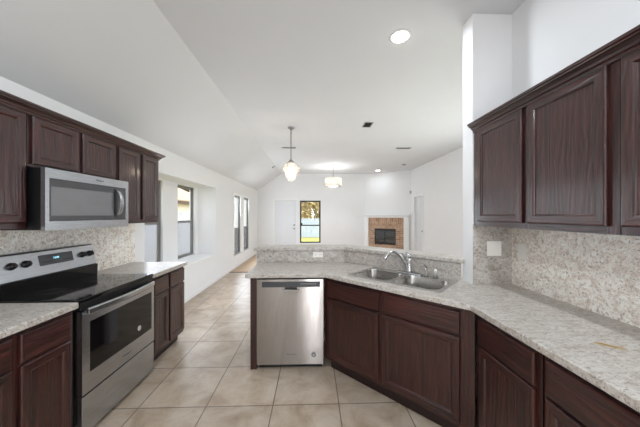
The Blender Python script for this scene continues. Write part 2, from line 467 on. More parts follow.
def window(name, loc, rz, wd, h, fm, rail_z, screen=None, latch=False, depth=.05):
    r = sroot(name, loc, rz)
    f = .028; y0, y1 = 0, depth
    m = MB(); m.box(0, f, y0, y1, 0, h); m.box(wd - f, wd, y0, y1, 0, h); m.box(f, wd - f, y0, y1, 0, f); m.box(f, wd - f, y0, y1, h - f, h)
    m.build('window_frame', fm, r, bevel=.003)
    m = MB(); g = .026; a = f; b = wd - f
    m.box(a, b, .012, .04, rail_z - .022, rail_z + .022)
    m.box(a, a + g, .018, .04, rail_z + .022, h - f); m.box(b - g, b, .018, .04, rail_z + .022, h - f); m.box(a + g, b - g, .018, .04, h - f - g, h - f)
    m.build('upper_sash', fm, r, bevel=.002)
    m = MB()
    m.box(a, a + g, .006, .028, f, rail_z - .022); m.box(b - g, b, .006, .028, f, rail_z - .022); m.box(a + g, b - g, .006, .028, f, f + g)
    m.build('lower_sash', fm, r, bevel=.002)
    MB().box(a + g, b - g, .027, .031, rail_z + .022, h - f - g).build('pane', M['pane'], r)
    MB().box(a + g, b - g, .015, .019, f + g, rail_z - .022).build('pane', M['pane'], r)
    if screen: MB().box(a + .004, b - .004, .043, .045, f, rail_z).build('insect_screen', screen, r)
    if latch: MB().box(.03, .10, -.012, .012, rail_z + .0, rail_z + .09).build('latch', M['black'], r, bevel=.004)
    return r
window('window_1', (-2.56, 3.66, .63), R(90), .73, 1.42, M['bronze'], .705, M['screen'])
window('window_2', (-2.56, 4.86, .63), R(90), .71, 1.42, M['bronze'], .705, M['screen'])
window('window_3', (-2.142, 7.02, .36), R(90), .61, 1.66, M['bronze'], .72, M['darkscreen'])
window('window_4', (-2.142, 7.97, .36), R(90), .63, 1.66, M['bronze'], .72, M['darkscreen'])
window('window_5', (-.485, YF + .05, .36), 0, .82, 1.68, M['darkframe'], .70, None, True)
# thin white reveals of the side and far windows (sills)
for n, (x0, x1, y0, y1, z) in enumerate([(-2.14, XW + .04, 6.97, 8.68, .338)]):
    struct(MB().box(x0, x1, y0, y1, z, z + .02).build('trim_%d' % (n + 3), M['trimw'], bevel=.003))
m = MB(); m.box(XW, XW + .012, 8.60, 8.68, .36, 2.09); m.box(XW, XW + .012, 6.95, 7.02, .36, 2.09); m.box(XW, XW + .012, 7.63, 7.97, .36, 2.02); m.box(XW, XW + .012, 7.02, 8.60, 2.02, 2.09)
struct(m.build('trim_4', M['trimw'], bevel=.003))
struct(MB().box(-.55, .40, YF - .035, YF + .05, .325, .365).build('trim_5', M['trimw'], bevel=.003))
# casing of the far window and door
m = MB(); m.box(-1.55, -1.475, YF - .015, YF, 0, 2.10); m.box(-.625, -.55, YF - .015, YF, 0, 2.10); m.box(-1.475, -.625, YF - .015, YF, 2.04, 2.10)
struct(m.build('trim_6', M['trimw'], bevel=.004))
def door(name, loc, rz, wd, h, knob_x, bolt=True):
    r = sroot(name, loc, rz)
    MB().box(0, wd, 0, .045, 0, h).build('door_slab', M['doorw'], r, bevel=.003)
    def panel(x0, x1, z0, z1):
        m = MB(); lp = lambda i, y: [(x0 + i, y, z0 + i), (x1 - i, y, z0 + i), (x1 - i, y, z1 - i), (x0 + i, y, z1 - i)]
        m.rings([lp(0, 0.002), lp(.006, -.008), lp(.03, -.003), lp(.05, -.003), lp(.07, -.008)], 0, False, True)
        m.build('raised_panel', M['doorw'], r)
    g = wd * .13; mid = wd / 2
    for (z0, z1) in ((.2, .85), (.98, 1.6), (1.7, h - .12)):
        panel(g, mid - .045, z0, z1); panel(mid + .045, wd - g, z0, z1)
    MB().lathe([(.028, 0), (.028, -.01), (.012, -.014), (.012, -.04), (.03, -.05), (.03, -.07), (.015, -.08)], (knob_x, 0, .93), 14, 'y').build('door_knob', M['nickel'], r)
    if bolt: MB().lathe([(.03, 0), (.03, -.014), (.016, -.018), (.016, -.03)], (knob_x, 0, 1.07), 14, 'y').build('deadbolt', M['nickel'], r)
    return r
door('door_1', (-1.47, YF + .012, .005), 0, .84, 2.03, .76)
door('door_2', (XL + .07, 8.865, .005), R(-90), .68, 2.09, .61, False)
m = MB(); m.box(XL - .014, XL, 8.11, 8.18, 0, 2.17); m.box(XL - .014, XL, 8.87, 8.94, 0, 2.17); m.box(XL - .014, XL, 8.18, 8.87, 2.10, 2.17)
struct(m.build('trim_7', M['trimw'], bevel=.004))

# ------------------------------------------------------------------ cabinets
def door_front(name, parent, x0, x1, z0, z1, y=-.02, w=.055, flat=False, label=None):
    """overlay door: mitred frame with eased edge and ogee, recessed panel as its sub-part"""
    yb = y + .02
    lp = lambda i, yy: [(x0 + i, yy, z0 + i), (x1 - i, yy, z0 + i), (x1 - i, yy, z1 - i), (x0 + i, yy, z1 - i)]
    m = MB()
    if flat:
        L = [lp(0, yb), lp(0, y + .006), lp(.004, y + .001), lp(.010, y)]
    else:
        L = [lp(0, yb), lp(0, y + .006), lp(.004, y + .001), lp(.009, y), lp(w - .012, y), lp(w - .007, y + .003), lp(w - .004, y + .009), lp(w, y + .011)]
    vs = [p for q in L for p in q]
    m.v = vs
    for k in range(len(L) - 1):
        for i in range(4):
            m.f.append((k * 4 + i, k * 4 + (i + 1) % 4, k * 4 + 4 + (i + 1) % 4, k * 4 + 4 + i))
            m.mi.append(1 if i in (0, 2) else 0); m.sm.append(False)
    m.add(L[0], [(3, 2, 1, 0)], 0)
    if flat: m.add(L[-1], [(0, 1, 2, 3)], 1)
    o = m.build(name, [M['wv'], M['wh']], parent)
    if not flat:
        q = MB().box(x0 + w - .002, x1 - w + .002, y + .011, y + .017, z0 + w - .002, z1 - w + .002)
        q.build('panel', M['wv'], o)
    return o

def base_cabinet(label, loc, rz, wd, cols, depth=.585, drawer=True, group='base cabinets under the countertops', z1=.874, toe=True):
    """cols: list of (x0, x1) door columns; each gets a drawer front above"""
    r = thing('base_cabinet', label, 'cabinet', loc, rz, group)
    MB().box(.004, wd - .004, .02, depth, .10, z1).build('carcass', M['wdark'], r)
    m = MB(); e = .002
    xs = [0] + [v for c in cols for v in c] + [wd]
    xs = [e] + [v for c in cols for v in (c[0] + .012, c[1] - .012)] + [wd - e]
    for a, b in zip(xs[0::2], xs[1::2]): m.box(a, b, 0, .02, .10, z1, 0)
    for c in cols:
        for z0, zz in ((.10, .145), (.675, .715), (.84, z1)): m.box(c[0] + .012, c[1] - .012, 0, .02, z0, zz, 1)
    m.build('face_frame', [M['wv'], M['wh']], r)
    MB().box(.004, wd - .004, .065, .08, 0, .10).build('toe_kick', M['wdark'], r)
    for c in cols:
        door_front('door', r, c[0], c[1], .13, .683)
        door_front('drawer_front', r, c[0], c[1], .70, .85, flat=True)
    return r

XFL = -1.525
base_cabinet('dark wood two-door base cabinet in the foreground on the near side of the range', (XFL, 1.045, 0), R(90), .628, [(.02, .285), (.325, .60)])
base_cabinet('dark wood two-door base cabinet between the range and the bay window', (XFL, 2.452, 0), R(90), .618, [(.035, .275), (.31, .605)])
# sink base on the diagonal
DG = (.127, 2.45, 0)
def dpt(x, y): return (DG[0] + .70711 * (x + y), DG[1] + .70711 * (y - x))
sb = thing('sink_base_cabinet', 'angled dark wood cabinet with two doors below the double sink', 'cabinet', DG, R(-45), 'base cabinets under the countertops')
m = MB(); m.prism([(.01, .02), (1.245, .02), (1.245, .03), (.82, .46), (.30, .46)], .10, .14); m.build('floor_board', M['wdark'], sb)
m = MB()
for a, b in ((.0, .05), (.57, .632), (1.16, 1.256)): m.box(a, b, 0, .02, .10, .874, 0)
for a, b in ((.05, .57), (.632, 1.16)):
    for z0, zz in ((.10, .145), (.675, .715), (.84, .874)): m.box(a, b, 0, .02, z0, zz, 1)
m.build('face_frame', [M['wv'], M['wh']], sb)
MB().box(.03, 1.23, .05, .065, 0, .10).build('toe_kick', M['wdark'], sb)
for a, b in ((.04, .585), (.62, 1.175)):
    door_front('door', sb, a, b, .13, .683)
    door_front('false_drawer_front', sb, a, b, .70, .85, flat=True)
XFR = 1.015
base_cabinet('dark wood base cabinet with one door and one drawer, right of the angled sink cabinet', (XFR, 1.535, 0), R(-90), .445, [(.035, .415)])
rc = base_cabinet('dark wood base cabinet at the photo\'s bottom right corner, under the tan countertop mark', (XFR, 1.085, 0), R(-90), .80, [(.02, .39), (.41, .78)])

# wall cabinets
def wall_cabinet(label, loc, rz, wd, doors, z0=1.385, z1=2.125, depth=.305, dz0=1.42, dz1=2.112):
    r = thing('wall_cabinet', label, 'cabinet', loc, rz, 'wall cabinets under the crown moulding')
    m = MB(); m.box(.002, wd - .002, .02, depth, z0 + .012, z1); m.build('carcass', M['wv'], r)
    m = MB()
    xs = [0.001] + [v for c in doors for v in (c[0] + .012, c[1] - .012)] + [wd - .001]
    for a, b in zip(xs[0::2], xs[1::2]): m.box(a, b, 0, .02, z0, z1, 0)
    for c in doors:
        m.box(c[0] + .012, c[1] - .012, 0, .02, z0, dz0 + .012, 1); m.box(c[0] + .012, c[1] - .012, 0, .02, dz1 - .012, z1, 1)
    m.build('face_frame', [M['wv'], M['wh']], r)
    for c in doors: door_front('door', r, c[0], c[1], dz0, dz1)
    return r
XUL = -1.82
wall_cabinet('tall dark wall cabinet at the left edge, beside the microwave', (XUL, .90, 0), R(90), .782, [(.03, .38), (.42, .767)])
wall_cabinet('short two-door wall cabinet directly above the microwave', (XUL, 1.684, 0), R(90), .744, [(.020, .345), (.382, .710)], z0=1.782, dz0=1.80)
wall_cabinet('tall narrow two-door wall cabinet between microwave and bay window', (XUL, 2.43, 0), R(90), .635, [(.016, .29), (.345, .62)])
XUR = 1.305
wall_cabinet('two-door dark wall cabinet over the light switches, next to the white wall end', (XUR, 2.016, 0), R(-90), .976, [(.058, .482), (.522, .936)], z1=2.142, dz1=2.129)
wall_cabinet('dark wall cabinet cut off by the right edge of the photo', (XUR, 1.038, 0), R(-90), .86, [(.010, .40), (.44, .83)], z1=2.142, dz1=2.129)

def sweep(name, path, prof, mat):
    """prof: (outward, z) polygon; outward is the right of travel; mitred at corners"""
    P = [Vector(p) for p in path]; loops = []
    for i, p in enumerate(P):
        ds = []
        if i > 0: ds.append((P[i] - P[i - 1]).normalized())
        if i < len(P) - 1: ds.append((P[i + 1] - P[i]).normalized())
        ns = [Vector((d.y, -d.x)) for d in ds]
        n = sum(ns, Vector((0, 0))) / len(ns); n = n / n.length_squared
        loops.append([(p.x + n.x * o, p.y + n.y * o, z) for o, z in prof])
    return MB().rings(loops).build(name, mat)
CP = [(0.002, 2.112), (.010, 2.112), (.014, 2.120), (.014, 2.128), (.022, 2.131), (.028, 2.142), (.040, 2.153), (.048, 2.156), (.050, 2.163), (.058, 2.165), (.060, 2.178), (0.002, 2.178)]
o = sweep('crown_moulding', [(XUL, .9), (XUL, 3.066), (XW + .004, 3.066)], CP, M['wh']); tag(o, 'dark wood crown moulding along the wall cabinets above the microwave', 'moulding', 'crown mouldings')
o = sweep('crown_moulding', [(XUR, 2.014), (XUR, .18)], [(a_, z_ + .017) for a_, z_ in CP], M['wh']); tag(o, 'dark wood crown moulding along the wall cabinets above the light switches', 'moulding', 'crown mouldings')

# ------------------------------------------------------------------ countertops
def slab(name, outer, holes, z0, z1, mat, bevel=.006):
    b = bmesh.new(); edges = []
    for lp in [outer] + holes:
        vs = [b.verts.new((x, y, z1)) for x, y in lp]
        for i in range(len(vs)): edges.append(b.edges.new((vs[i], vs[(i + 1) % len(vs)])))
    if holes: bmesh.ops.triangle_fill(b, edges=edges, use_beauty=True)
    else: b.faces.new(list(b.verts))
    ret = bmesh.ops.extrude_face_region(b, geom=list(b.faces))
    for e in ret['geom']:
        if isinstance(e, bmesh.types.BMVert): e.co.z = z0
    bmesh.ops.recalc_face_normals(b, faces=b.faces)
    me = bpy.data.meshes.new(name); b.to_mesh(me); b.free()
    me.materials.append(mat)
    o = bpy.data.objects.new(name, me); COL.objects.link(o)
    if bevel:
        md = o.modifiers.new('bevel', 'BEVEL'); md.width = bevel; md.segments = 3; md.limit_method = 'ANGLE'; md.angle_limit = R(40)
    return o
def rrect(x0, x1, y0, y1, r, n=5):
    out = []
    for cx, cy, a0 in ((x1 - r, y1 - r, 0), (x0 + r, y1 - r, 90), (x0 + r, y0 + r, 180), (x1 - r, y0 + r, 270)):
        for k in range(n + 1):
            a = R(a0 + 90 * k / n); out.append((cx + r * math.cos(a), cy + r * math.sin(a)))
    return out
SX0, SX1, SY0, SY1 = .205, 1.025, .073, .545       # sink rim in the diagonal frame
hole = [dpt(x, y) for x, y in ((SX0 + .015, SY0 + .015), (SX1 - .015, SY0 + .015), (SX1 - .015, SY1 - .015), (SX0 + .015, SY1 - .015))]
CT0, CT1 = .875, .914
ct = slab('countertop', [(-.63, 2.41), (.12, 2.41), (.98, 1.55), (.98, .20), (XR - .003, .20), (XR - .003, 2.017), (1.291, 2.017), (1.291, 2.160), (.380, 2.991), (-.63, 2.991)], [hole], CT0, CT1, M['lamc'])
tag(ct, 'long granite-look laminate countertop bending around the sink', 'countertop', 'granite-look countertops')
# tan scorch mark on the counter
m = MB(); pts = [(x_, y_ * 1.9) for x_, y_ in [(0, 0), (.012, .010), (.035, .012), (.06, .008), (.085, .010), (.10, .004), (.085, -.004), (.055, -.007), (.03, -.004), (.012, -.006)]]
a0 = math.atan2(-.052, .065)
q = [(1.222 + x * math.cos(a0) - y * math.sin(a0), 1.072 + x * math.sin(a0) + y * math.cos(a0)) for x, y in pts]
m.prism(q, CT1 + .0003, CT1 + .0012)
mk = m.build('scorch_mark', plain('tan_scorch', lin(188, 162, 116), 0.5, 0, .25, 60), ct); mk['label'] = 'tan scorch mark'
m = MB(); q = [(1.222 + x * math.cos(a0) - y * math.sin(a0), 1.072 + x * math.sin(a0) + y * math.cos(a0)) for x, y in ((.008, .004), (.03, .009), (.06, .003), (.082, .004), (.06, -.001), (.03, .004))]
m.prism(q, CT1 + .0012, CT1 + .0018); mk2 = m.build('scorch_centre', M['fascia'], mk)
o = MB().box(XW + .004, -1.487, 1.02, 1.674, CT0, CT1).build('countertop', M['lamc'], bevel=.006); tag(o, 'short granite-look countertop in the left foreground before the range', 'countertop', 'granite-look countertops')
o = MB().box(XW + .004, -1.487, 2.448, 3.09, CT0, CT1).build('countertop', M['lamc'], bevel=.006); tag(o, 'short granite-look countertop between the range and the bay window', 'countertop', 'granite-look countertops')
# splashbacks
g = 'granite-look splashbacks'
o = MB().box(XW + .001, XW + .008, 1.02, 3.12, CT1, 1.40).build('splashback', M['lam']); tag(o, 'granite-look splashback behind the range and microwave', 'splashback', g)
o = MB().box(XR - .008, XR - .001, .20, 2.012, CT1, 1.40).build('splashback', M['lam']); tag(o, 'granite-look splashback with the narrow switch plate under the long run of wall cabinets', 'splashback', g)
o = MB().box(1.296, XR - .008, 2.012, 2.019, CT1, 1.40).build('splashback', M['lamc']); tag(o, 'narrow granite-look splashback holding the double switch plate', 'splashback', g)
o = MB().prism([(-.645, 2.985), (.381, 2.985), (1.286, 2.1545), (1.291, 2.161), (.384, 2.994), (-.645, 2.994)], CT1 + .001, 1.056).build('splashback', M['lamc']); tag(o, 'low granite-look splashback under the raised bar ledge behind the sink', 'splashback', g)
bl = slab('bar_ledge', [(-.675, 2.962), (.368, 2.962), (1.291, 2.125), (1.291, 2.49), (.470, 3.235), (-.675, 3.235)], [], 1.058, 1.095, M['lamc'])
tag(bl, 'raised granite-look bar ledge bending behind the sink and dishwasher', 'bar ledge')

# ------------------------------------------------------------------ dishwasher
o = MB().box(-.588, -.528, 2.445, 2.985, 0, .874).build('end_panel', M['wv'], bevel=.002); tag(o, 'dark wood end panel closing the peninsula beside the dishwasher', 'panel')
dw = thing('dishwasher', 'stainless steel dishwasher at the end of the peninsula', 'dishwasher', (-.208, 2.45, 0))
W = .314
MB().box(-W, W, .01, .52, .05, .868).build('tub', M['black'], dw)
MB().box(-W + .01, W - .01, .03, .05, 0, .05).build('kick_plate', M['black'], dw)
# slightly bowed door
m = MB(); n = 14; prof = []
for i in range(n + 1):
    z = .05 + (.858 - .05) * i / n; tt = (i / n - .5) * 2
    prof.append((-.020 - .012 * (1 - tt * tt), z))
prof = prof + [(.008, .858), (.008, .05)]
m.extr(prof, 'x', -W, W, 0, True)
dd = m.build('door', M['ssv'], dw)
md = dd.modifiers.new('e', 'EDGE_SPLIT'); md.split_angle = R(30)
MB().box(-.267, .283, -.030, -.015, .786, .838).build('control_strip', M['charcoal'], dw, bevel=.003)
m = MB()
for k in range(7): m.box(.10 + k * .022, .112 + k * .022, -.0312, -.0295, .813, .821)
m.build('control_buttons', M['vent'], dw)
# pocket handle
m = MB(); m.extr([(-.031, .742), (-.0335, .748), (-.036, .762), (-.028, .768), (-.028, .742)], 'x', -.07, .085)
m.extr([(-.03, .768), (-.034, .770), (-.034, .784), (-.03, .784)], 'x', -.05, .065, 1)
m.build('pocket_handle', [M['chrome'], M['black']], dw, bevel=.002)
text_part('brand_lettering', 'Whirlpool', .022, M['ink'], dw, (.008, -.0255, .150), (R(90), 0, 0))
b = MB().lathe([(.021, 0), (.021, -.004), (.017, -.006)], (.222, -.026, .145), 18, 'y').build('round_badge', M['ink'], dw)
MB().lathe([(.013, 0), (.013, -.002)], (.222, -.032, .145), 14, 'y').build('badge_centre', M['vent'], b)

# ------------------------------------------------------------------ range
rg = thing('range', 'freestanding stainless electric range with black glass cooktop', 'stove', (-1.52, 1.684, 0), R(90))   # local x = world Y, local y = towards the wall
RW = .754
MB().box(.004, RW - .004, .012, .585, .03, .895).build('body', M['black'], rg, bevel=.003)
for x in (.04, RW - .04):
    for y in (.06, .52): MB().lathe([(.018, 0), (.018, .03)], (x, y, 0), 10).build('levelling_foot', M['black'], rg)
ck = MB().box(0, RW, -.030, .474, .895, .922).build('cooktop', M['blackgl'], rg, bevel=.006)
for (x, y, r) in ((.20, .11, .11), (.20, .35, .08), (.55, .11, .085), (.55, .345, .105)):
    m = MB()
    for rr in (r, r * .62):
        loops = [[(x + q * math.cos(2 * PI * k / 40), y + q * math.sin(2 * PI * k / 40), .9222 + dz) for k in range(40)] for q, dz in ((rr, 0), (rr, .0004), (rr - .003, .0004), (rr - .003, 0))]
        m.rings(loops, 0, False, False)
    m.build('burner_ring', M['burner'], ck)
# backguard: black riser and sloped stainless panel
MB().extr([(.475, .905), (.470, 1.022), (.585, 1.022), (.585, .905)], 'x', .004, RW - .004).build('backguard_riser', M['blackgl'], rg, bevel=.004)
bgp = MB().extr([(.485, 1.022), (.525, 1.195), (.536, 1.203), (.592, 1.203), (.592, 1.022)], 'x', 0, RW).build('backguard', M['ss'], rg, bevel=.003)
nrm = Vector((0, -.9743, .2253)); SL = Vector((0, .2253, .9743))
def bgpt(x, s_, off=0):  # point on the sloped panel
    p = Vector((x, .485, 1.022)) + SL * s_ + nrm * off
    return p
def bgbox(x0, x1, s0, s1, t0, t1):
    vs = [bgpt(x, s_, t_) for t_ in (t0, t1) for s_ in (s0, s1) for x in (x0, x1)]
    return MB().add(vs, [(0, 2, 3, 1), (4, 5, 7, 6), (0, 1, 5, 4), (2, 6, 7, 3), (0, 4, 6, 2), (1, 3, 7, 5)])
dp = bgbox(.275, .54, .068, .148, -.001, .003).build('display', M['charcoal'], rg, bevel=.001)
tx = text_part('clock_digits', '12:00', .021, M['led'], dp, bgpt(.40, .115, .0036), (R(90 - 13), 0, 0))
for q0 in (.295, .45):
    bm = MB()
    for k in range(5):
        vs = bgbox(q0 + k * .016, q0 + k * .016 + .012, .088, .096, .003, .0036); bm.add(vs.v, vs.f)
    bm.build('touch_keys', M['burner'], dp)
for x in (.095, .185, .625, .700):
    m = MB(); c = bgpt(x, .102, 0)
    ax = nrm; u = Vector((1, 0, 0)); v = SL
    loops = [[c + ax * h + (u * math.cos(2 * PI * k / 20) + v * math.sin(2 * PI * k / 20)) * r for k in range(20)] for r, h in ((.026, 0), (.026, .006), (.021, .008), (.020, .026), (.017, .030))]
    m.rings(loops, 0, True, True, True)
    kb = m.build('burner_knob', M['black'], rg)
    g2 = MB(); vs = [c + ax * h + u * a + v * b_ for h in (.028, .036) for b_ in (-.019, .019) for a in (-.004, .004)]
    g2.add(vs, [(0, 2, 3, 1), (4, 5, 7, 6), (0, 1, 5, 4), (2, 6, 7, 3), (0, 4, 6, 2), (1, 3, 7, 5)]).build('knob_grip', M['black'], kb, bevel=.002)
# oven door
od = MB(); y0, y1 = -.040, .010
wx0, wx1, wz0, wz1 = .062, .714, .425, .762
od.box(.004, wx0, y0, y1, .300, .842); od.box(wx1, RW - .004, y0, y1, .300, .842); od.box(wx0, wx1, y0, y1, .300, wz0); od.box(wx0, wx1, y0, y1, wz1, .842)
odo = od.build('oven_door', M['ss'], rg)
gw = MB().box(wx0, wx1, y0 + .002, y1, wz0, wz1).build('oven_window', M['blackgl'], odo)
b = MB().lathe([(.020, 0), (.020, -.002)], (.551, y0 + .002, .50), 18, 'y').build('round_sticker', M['white'], gw)
b = MB().lathe([(.013, -.002), (.013, -.003), (.009, -.003), (.009, -.002)], (.551, y0 + .002, .50), 18, 'y', 0, False).build('sticker_print', M['ink'], b)
text_part('brand_lettering', 'Whirlpool', .022, M['ink'], odo, (.397, y0 - .001, .361), (R(90), 0, 0))
# bowed bar handle
m = MB(); loops = []
for i in range(17):
    tt = i / 16; x = .03 + (RW - .06) * tt; out = -.052 - .030 * (1 - (2 * tt - 1) ** 2)
    loops.append([(x, out + a * .011, .838 + bb * .017) for a, bb in ((1, -1.35), (1, 1.35), (-.3, 1.35), (-1, .8), (-1, -.8), (-.3, -1.35))])
m.rings(loops, 0, True, True)
m.box(.03, .06, -.058, -.030, .822, .852); m.box(RW - .06, RW - .03, -.058, -.030, .822, .852)
m.build('oven_handle', M['ss'], odo, bevel=.002)
MB().box(.006, RW - .006, -.026, .012, .848, .896).build('vent_band', M['black'], rg, bevel=.002)
MB().box(.006, RW - .006, -.040, .010, .035, .290).build('storage_drawer', M['ss'], rg, bevel=.004)

# ------------------------------------------------------------------ microwave
mw = thing('microwave', 'stainless over-the-range microwave below the short wall cabinet', 'microwave', (-1.735, 1.686, 1.368), R(90))
MW, MH = .740, .408
MB().box(0, MW, .0, .375, .004, MH).build('body', M['black'], mw, bevel=.003)
f = .001
m = MB(); gx0, gx1, gz0, gz1 = .026, .705, .060, .345
yb = -.026
m.box(0, gx0, yb, .0, 0, MH); m.box(gx1, MW, yb, .0, 0, MH); m.box(gx0, gx1, yb, .0, 0, gz0); m.box(gx0, gx1, yb, .0, gz1, MH)
mf = m.build('door_frame', M['ss'], mw)
MB().box(gx0, gx1, yb + .002, 0, gz0, gz1).build('door_glass_border', M['mwdark'], mf)
MB().box(gx0 + .012, .565, yb + .0008, yb + .002, gz0 + .038, gz1 - .055).build('door_window', M['mwglass'], mf)
hx = .600
hp = bez((hx, yb, .10), (hx, yb - .055, .13), (hx, yb - .055, .28), (hx, yb, .315), 16)
m = MB(); loops = []
for p in hp: loops.append([(p[0] + a, p[1] + b_, p[2]) for a, b_ in ((-.016, .004), (.016, .004), (.016, -.008), (.008, -.013), (-.008, -.013), (-.016, -.008))])
m.rings(loops, 0); m.build('handle', M['ss'], mf, bevel=.001)
MB().box(hx - .03, hx + .01, yb + .0005, yb + .002, .085, .33).build('handle_recess', M['black'], mf)
text_part('brand_lettering', 'Whirlpool', .018, M['ink'], mf, (.42, yb - .0006, .378), (R(90), 0, 0))
m = MB()
for k in range(12): m.box(.08 + k * .05, .115 + k * .05, .02, .06, .0, .004)
m.build('vent_grille', M['charcoal'], mw)
MB().box(.1, .26, .14, .28, -.001, .004).build('filter', M['vent'], mw)

# ------------------------------------------------------------------ sink and taps
sk = thing('sink', 'drop-in stainless double-bowl sink in the angled countertop', 'sink', (DG[0], DG[1], CT1), R(-45))
B1 = (SX0 + .028, .598, SY0 + .030, .438); B2 = (.632, SX1 - .028, SY0 + .030, .438)
rim = slab('rim', rrect(SX0, SX1, SY0, SY1, .02), [rrect(*B1, .075), rrect(*B2, .075)], .0006, .007, M['rim'], .003); rim.parent = sk
for Bq in (B1, B2):
    x0, x1, y0, y1 = Bq
    L = []
    for i, z, rr in ((0, .0055, .075), (.003, -.002, .075), (.010, -.10, .07), (.018, -.145, .065), (.05, -.165, .05), (.10, -.170, .03)):
        L.append([(x, y, z) for x, y in rrect(x0 + i, x1 - i, y0 + i, y1 - i, rr)])
    MB().rings(L, 0, False, True, True).build('bowl', M['basin'], sk)
    cx, cy = (x0 + x1) / 2, (y0 + y1) / 2
    dr = MB().lathe([(.042, -.1695), (.042, -.167), (.034, -.167), (.03, -.1685)], (cx, cy, 0), 18).build('drain', M['chrome'], sk)
    MB().lathe([(.02, -.168), (.02, -.163), (.006, -.158)], (cx, cy, 0), 12).build('strainer', M['nickel'], dr)
FZ = CT1 + .006
fc = thing('faucet', 'chrome single-lever faucet with curved spout behind the sink', 'faucet', (*dpt(.615, .492), FZ), R(-45))
m = MB(); m.rings([[(x, y, z) for x, y in rrect(-.125 + i, .125 - i, -.028 + i, .028 - i, .026)] for i, z in ((0, .0006), (0, .008), (.008, .014))], 0, True, True, True); m.build('deck_plate', M['chrome'], fc)
MB().lathe([(.030, .013), (.026, .03), (.0235, .06), (.0225, .10), (.024, .13), (.024, .142), (.018, .152)], (0, 0, 0), 20).build('body', M['chrome'], fc)
sp = [(0, 0, .040)] + bez((-.012, -.016, .055), (-.055, -.075, .20), (-.095, -.125, .245), (-.135, -.18, .178), 16) + [(-.142, -.189, .155), (-.145, -.192, .142)]
MB().tube(sp, [.016, .0155] + [.0135] * (len(sp) - 4) + [.0125, .013], 12).build('spout', M['chrome'], fc)
MB().tube([(0, 0, .150), (-.006, .004, .165), (-.016, .010, .178), (-.032, .016, .190), (-.040, .019, .192)], [.017, .014, .010, .008, .009], 10).build('lever', M['chrome'], fc)
sd = thing('soap_dispenser', 'small chrome soap pump on the sink deck, just beside the faucet', 'soap dispenser', (*dpt(.765, .505), FZ), R(-45))
MB().lathe([(.020, .0006), (.020, .010), (.012, .014), (.010, .05), (.008, .075)], (0, 0, 0), 14).build('pump_body', M['nickel'], sd)
MB().tube([(0, 0, .072), (0, 0, .088), (-.010, -.012, .098), (-.026, -.034, .096), (-.032, -.042, .082)], [.008, .009, .009, .007, .006], 10).build('nozzle', M['nickel'], sd)
sy = thing('side_sprayer', 'small upright side sprayer at the far end of the sink deck', 'sprayer', (*dpt(.845, .508), FZ), R(-45))
MB().lathe([(.022, .0006), (.020, .012), (.014, .020)], (0, 0, 0), 14).build('base', M['nickel'], sy)
MB().lathe([(.010, .018), (.012, .05), (.013, .066), (.009, .074)], (0, 0, 0), 14).build('spray_head', M['white'], sy)

# ------------------------------------------------------------------ switch and outlet plates
def plate(label, loc, rz, wd, h, kind, cat, mat='almond'):
    r = thing('switch_plate' if kind == 'switch' else 'outlet_plate', label, cat, loc, rz, 'switch and outlet plates')
    MB().box(-wd / 2, wd / 2, -.005, -.0005, -h / 2, h / 2).build('cover_plate', M[mat], r, bevel=.002)
    n = max(1, round(wd / .06)) if h > .1 or wd < .13 else 2
    for k in range(n):
        x = (k - (n - 1) / 2) * wd / n
        if kind == 'switch':
            MB().box(x - .016, x + .016, -.008, -.005, -.033, .033).build('rocker', M[mat], r, bevel=.002)
        else:
            for dz in (-.02, .02) if h > wd else (0,):
                m = MB(); m.box(x - .008, x - .005, -.0056, -.005, dz - .006, dz + .006); m.box(x + .005, x + .008, -.0056, -.005, dz - .006, dz + .006)
                m.build('socket_slots', M['slot'], r)
    return r
plate('white double switch plate on the narrow splashback by the bar ledge', (1.465, 2.012, 1.20), 0, .118, .118, 'switch', 'switch')
plate('narrow switch plate right of the double switch plate, around the corner', (XR - .008, 1.91, 1.188), R(-90), .074, .118, 'switch', 'switch')
plate('white outlet plate under the wall cabinet, nearer to the microwave', (XW + .008, 2.90, 1.185), R(90), .074, .118, 'outlet', 'outlet')
plate('white switch plate by the bay window end of the splashback', (XW + .008, 3.08, 1.20), R(90), .066, .115, 'switch', 'switch')
plate('horizontal white outlet plate below the bar ledge above the dishwasher', (.068, 2.985, 1.006), 0, .115, .062, 'outlet', 'outlet')
plate('small white switch plate on the far wall left of the fireplace', (1.80, YF, 1.38), 0, .08, .12, 'switch', 'switch', 'white')

# ------------------------------------------------------------------ fireplace
fp = thing('fireplace', 'brick fireplace with black firebox and white mantel in the far corner', 'fireplace', (D0.x, D0.y, 0), DA)
m = MB()
bx0, bx1, bz = .165, 1.50, 1.365
m.box(bx0, FB0, -.05, -.002, 0, FBZ1); m.box(FB1, bx1, -.05, -.002, 0, FBZ1); m.box(FB0, FB1, -.05, -.002, 0, FBZ0)
m.box(bx0, bx1, -.05, -.002, FBZ1, 1.12); m.build('brick_surround', M['brick'], fp)
MB().box(bx0, bx1, -.05, -.002, 1.12, bz).build('brick_soldier_course', M['brick2'], fp)
m = MB(); m.box(-.01, bx0, -.10, -.002, 0, bz); m.box(bx1, DL - .06, -.10, -.002, 0, bz); m.box(-.01, DL - .06, -.10, -.002, bz, 1.42)
m.build('mantel_surround', M['trimw'], fp, bevel=.004)
MB().extr([(-.002, 1.42), (-.12, 1.42), (-.16, 1.445), (-.17, 1.445), (-.17, 1.49), (-.002, 1.49)], 'x', -.02, DL - .05).build('mantel_shelf', M['trimw'], fp, bevel=.003)
MB().box(bx0 - .05, bx1 + .05, -.45, -.102, 0, .10).build('hearth', M['concrete'], fp, bevel=.006)
m = MB(); e = .006
